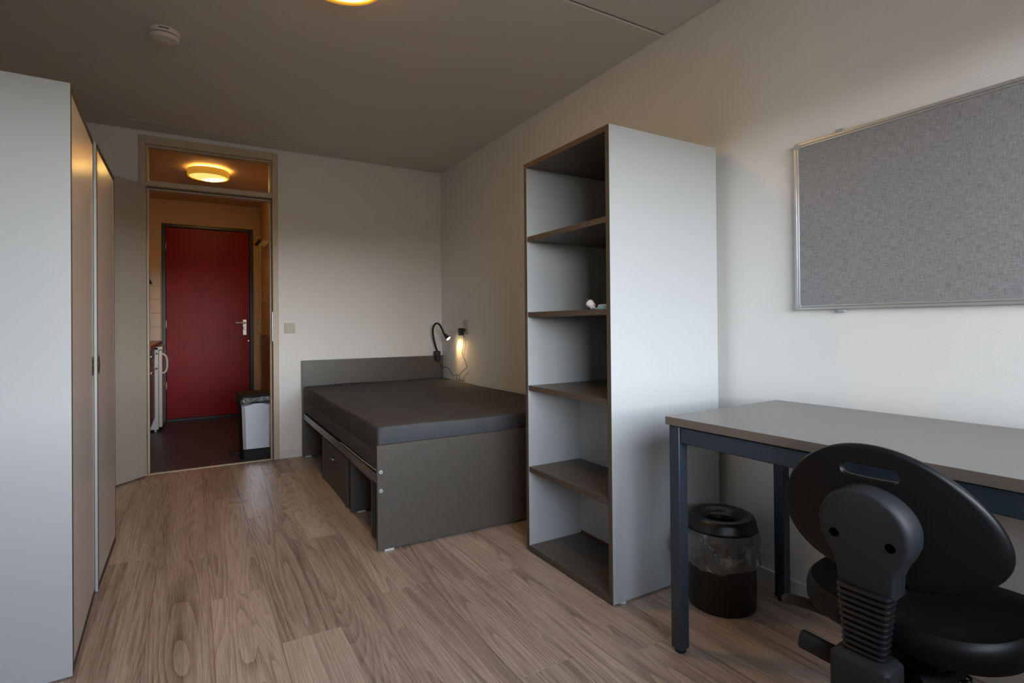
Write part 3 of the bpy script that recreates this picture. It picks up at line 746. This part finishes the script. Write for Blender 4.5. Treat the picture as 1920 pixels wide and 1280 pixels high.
m = MB(); m.box(1.925-A0.x, 1.960-A0.x, 4.110-A0.y, 4.152-A0.y, .957-.770, 1.018-.770); m.cyl(Vector((1.955, 4.118, 1.001))-A0, Vector((1.972, 4.112, 1.001))-A0, .013, 12); m.cyl(Vector((1.966, 4.130, .957))-A0, Vector((1.970, 4.130, .945))-A0, .004, 8)
obj('adapter', m, 'black_plastic', cl, bev=.003)

# ceiling lamp companion: smoke detector
sd = thing('smoke_detector', 'round white smoke detector on the ceiling above the wardrobes', 'smoke detector', (-.105, 3.020, HC))
m = MB(); m.lathe([(.062, 0), (.063, -.004), (.063, -.020), (.060, -.022)], 48); obj('mount', m, 'detector_white', sd, smooth='auto')
m = MB(); m.lathe([(.056, -.022), (.056, -.027)], 48); obj('vent_gap', m, 'seal_dark', sd)
m = MB(); m.lathe([(.061, -.027), (.062, -.033), (.056, -.043), (.040, -.048), (.028, -.048)], 48); obj('cover', m, 'detector_white', sd, smooth='auto')
m = MB(); m.lathe([(.024, -.048), (.024, -.050), (.020, -.051)], 32); obj('test_button', m, 'detector_white', sd, smooth='auto')
m = MB(); m.box(-.020, .020, -.0645, -.060, -.013, -.008); obj('vent_slot', m, 'seal_dark', sd)
# switch and socket
sw = thing('light_switch', 'square ivory light switch on the wall beside the doorway', 'light switch', (.671, YB, 1.031))
box('frame', (-.040, .040, -.010, 0, -.040, .040), 'switch_ivory', sw, bev=.003); box('rocker', (-.025, .025, -.014, -.010, -.026, .026), 'switch_ivory', sw, bev=.002)
so_ = thing('wall_socket', 'tall ivory double wall socket above the bed', 'wall socket', (XR, 4.108, 1.028))
box('frame', (-.012, 0, -.042, .042, -.060, .060), 'switch_ivory', so_, bev=.003)
for z in (.028, -.028):
    m = MB(); m.cyl((-.0125, 0, z), (-.010, 0, z), .021, 24); sk = obj('socket_well', m, 'switch_ivory', so_)
    for dy in (-.0095, .0095):
        m = MB(); m.cyl((-.0132, dy, z), (-.0124, dy, z), .0025, 8); obj('contact_hole', m, 'hole_shade_black', sk)

# things on the bookcase shelf
pg = thing('power_plug', 'white plug with bare pins lying on a bookcase shelf', 'plug', (1.372, 1.690, 1.103))
ax = Vector((-.10, .85, .62)).normalized(); c0 = Vector((0, .010, .021))
m = MB(); m.tube([c0-ax*.014, c0+ax*.010], (.012, .017), 14); m.tube([c0+ax*.010, c0+ax*.012], (.017, .016), 14); pbody = obj('plug_body', m, 'white_plastic', pg, smooth='auto')
m = MB()
sdv = ax.cross(Vector((1, 0, 0))).normalized()
for s_ in (-1, 1): m.cyl(c0+ax*.012+sdv*.0065*s_, c0+ax*.034+sdv*.0065*s_, .0027, 8)
obj('pin', m, 'brass', pbody)
m = MB(); m.tube([c0-ax*.012, (0, -.014, .006), (.004, -.030, .005), (.010, -.05, .004), (.018, -.075, .010), (.018, -.083, .034), (.018, -.097, .050), (.018, -.112, .040), (.018, -.116, .010), (.020, -.105, .004)], .0032, 8, smooth=6); obj('cord', m, 'white_plastic', pg, smooth=True)
cbx = thing('charger', 'small pale blue and white charger on a bookcase shelf', 'charger', (1.366, 1.612, 1.103))
box('case', (-.010, .010, -.030, .030, 0, .015), 'box_blue', cbx, bev=.002); box('lid', (-.0095, .0095, -.024, .024, .015, .019), 'white_plastic', cbx, bev=.001)

# ------------------------------------------------------------------ hallway kitchen
fg = thing('fridge', 'white under-counter fridge beside the red door', 'fridge', (-.26, 6.480, 0))
box('body', (-.58, -.032, 0, .56, .022, .845), 'fridge_white', fg, bev=.004)
fd = box('door', (-.030, 0, .002, .558, .045, .815), 'fridge_white', fg, bev=.006)
box('top_cap', (-.575, .004, .0, .56, .818, .852), 'fridge_white', fg, bev=.005)
m = MB(); m.tube([(-.004, .028, .585), (.022, .028, .592), (.038, .028, .625), (.042, .028, .68), (.038, .028, .735), (.022, .028, .768), (-.004, .028, .775)], .010, 10, smooth=5); obj('handle', m, 'fridge_white', fd, smooth=True)
for y in (.03, .53):
    m = MB(); m.cyl((-.06, y, 0), (-.06, y, .022), .012, 12); obj('foot', m, 'fridge_white', fg); m = MB(); m.cyl((-.54, y, 0), (-.54, y, .022), .012, 12); obj('foot', m, 'fridge_white', fg)
kc = thing('kitchen_cabinet', 'brown red base cabinet with drawer and chrome handles by the fridge', 'cabinet', (-.321, 5.26, 0))
box('carcass', (-.56, -.022, 0, 1.205, .150, .860), 'cabinet_red', kc); box('plinth', (-.55, -.10, .02, 1.19, 0, .149), 'black_frame', kc)
for a in (.0, .6045):
    d1 = box('drawer', (-.021, 0, a+.002, a+.599, .706, .856), 'cabinet_red', kc, bev=.002); d2 = box('cabinet_door', (-.021, 0, a+.002, a+.599, .150, .700), 'cabinet_red', kc, bev=.002)
    for d_, z in ((d1, .79), (d2, .645)):
        m = MB()
        if z > .7 or True:
            yc_ = a + .43
            m.tube([(-.002, yc_-.06, z), (.026, yc_-.055, z), (.028, yc_+.055, z), (-.002, yc_+.06, z)], .005, 8, smooth=4)
        obj('handle', m, 'chrome', d_, smooth=True)
obj_ = obj('worktop', MB().box(-.905, -.285, 5.24, 7.085, .862, .898, mi=0, edge=1, axis=2), ['worktop_top', 'worktop_edge'], bev=.003)
tag(obj_, 'long kitchen worktop with a dark red edge over the fridge', 'worktop')
fx = thing('cone_lamp', 'black cone shaped wall lamp above the kitchen worktop', 'wall lamp', (-.415, HY-.010, 1.60))
m = MB(); m.lathe([(.006, .02), (.010, .0), (.050, -.082), (.048, -.082), (.008, -.002)], 20, (0, -.062, 0), caps=False); obj('shade', m, 'black_metal', fx, smooth='auto')
m = MB(); m.tube([(0, 0, .01), (0, -.03, .03), (0, -.062, .018)], .006, 8, smooth=4); obj('arm', m, 'black_metal', fx, smooth=True)
# pedal bin
pbn = thing('pedal_bin', 'brushed steel pedal bin with black lid just inside the hallway', 'pedal bin', (.325, 4.752, 0))
def rb(x0, x1, y0, y1, z, r=.035): return rrect(x0, x1, y0, y1, r, z, 7)
m = MB(); m.loft([rb(.0, .355, -.002, .232, 0), rb(.0, .355, -.002, .232, .070), rb(.004, .351, .002, .228, .074)]); obj('base', m, 'bin_black', pbn, smooth='auto')
m = MB(); m.loft([rb(.006, .349, .003, .227, .074), rb(-.008, .362, -.006, .236, .440)]); obj('body', m, ['bin_black'], pbn, smooth='auto')
m = MB(); pts0 = [(.028, .001), (.020, -.0), ]
m.loft([[(.018+.004*0, .0015, .078), (.040, -.0012, .078), (.322, -.0012, .078), (.338, .0015, .078), (.338, .006, .078), (.018, .006, .078)],
        [(.006, -.0075, .436), (.030, -.0102, .436), (.332, -.0102, .436), (.350, -.0075, .436), (.350, 0, .436), (.006, 0, .436)]])
obj('steel_panel', m, 'steel_brushed', pbn)
m = MB(); m.loft([rb(-.010, .364, -.009, .239, .436), rb(-.014, .368, -.013, .243, .448), rb(-.014, .368, -.013, .243, .485)]); obj('rim', m, 'bin_black', pbn, smooth='auto')
m = MB(); m.loft([rb(-.018, .37, -.012, .246, .486, .04), rb(-.020, .372, -.014, .248, .497, .04), rb(-.012, .364, -.006, .240, .512, .04), rb(.012, .34, .018, .216, .519, .04), rb(.05, .30, .05, .18, .521, .03)]); obj('lid', m, 'bin_black', pbn, smooth='auto')
m = MB(); m.box(-.075, .004, .085, .150, .030, .048); obj('pedal', m, 'bin_black', pbn, bev=.005)
m = MB(); rings = []
for k in range(7):
    f = k/6; z = .488 - .058*f*(1); rg = []
    for i, (px, py, _) in enumerate(dens(rb(-.020, .374, -.019, .249, 0, .045))):
        o_ = .004*math.sin(i*1.3+3*f) + .008*math.sin(math.pi*f)
        cx_, cy_ = .177, .115
        L_ = math.hypot(px-cx_, py-cy_); rg.append((px+(px-cx_)/L_*o_, py+(py-cy_)/L_*o_, z + .010*math.sin(i*.55)*f))
    rings.append(rg)
m.loft(rings, caps=False); obj('liner', m, 'grey_bag', pbn, smooth=True, label='grey plastic liner folded over the rim')
# coat rack
ck = thing('coat_rack', 'small black coat rack with peg arms on the hallway wall', 'coat rack', (HX1, 6.15, 1.93))
box('wall_strip', (-.012, 0, -.02, .40, -.02, .02), 'satin_metal', ck, bev=.003)
for k in range(6):
    y = .01 + k*.072
    m = MB(); m.cyl((-.012, y, 0), (-.085, y, .012), .005, 10); pg_ = obj('peg', m, 'satin_metal', ck)
    m = MB(); m.lathe([(.004, -.018), (.016, -.012), (.019, 0), (.016, .012), (.004, .018)], 14, (-.092, y, .013)); obj('peg_knob', m, 'black_plastic', pg_, smooth=True)
hk = thing('towel_hook', 'small pale wall hook below the coat rack', 'hook', (HX1, 6.60, 1.36))
box('plate', (-.008, 0, -.02, .02, -.06, .08), 'satin_metal', hk, bev=.003)
m = MB(); m.tube([(-.006, 0, -.02), (-.035, 0, -.035), (-.045, 0, -.01)], .006, 8, smooth=4); obj('hook_arm', m, 'satin_metal', hk, smooth=True)
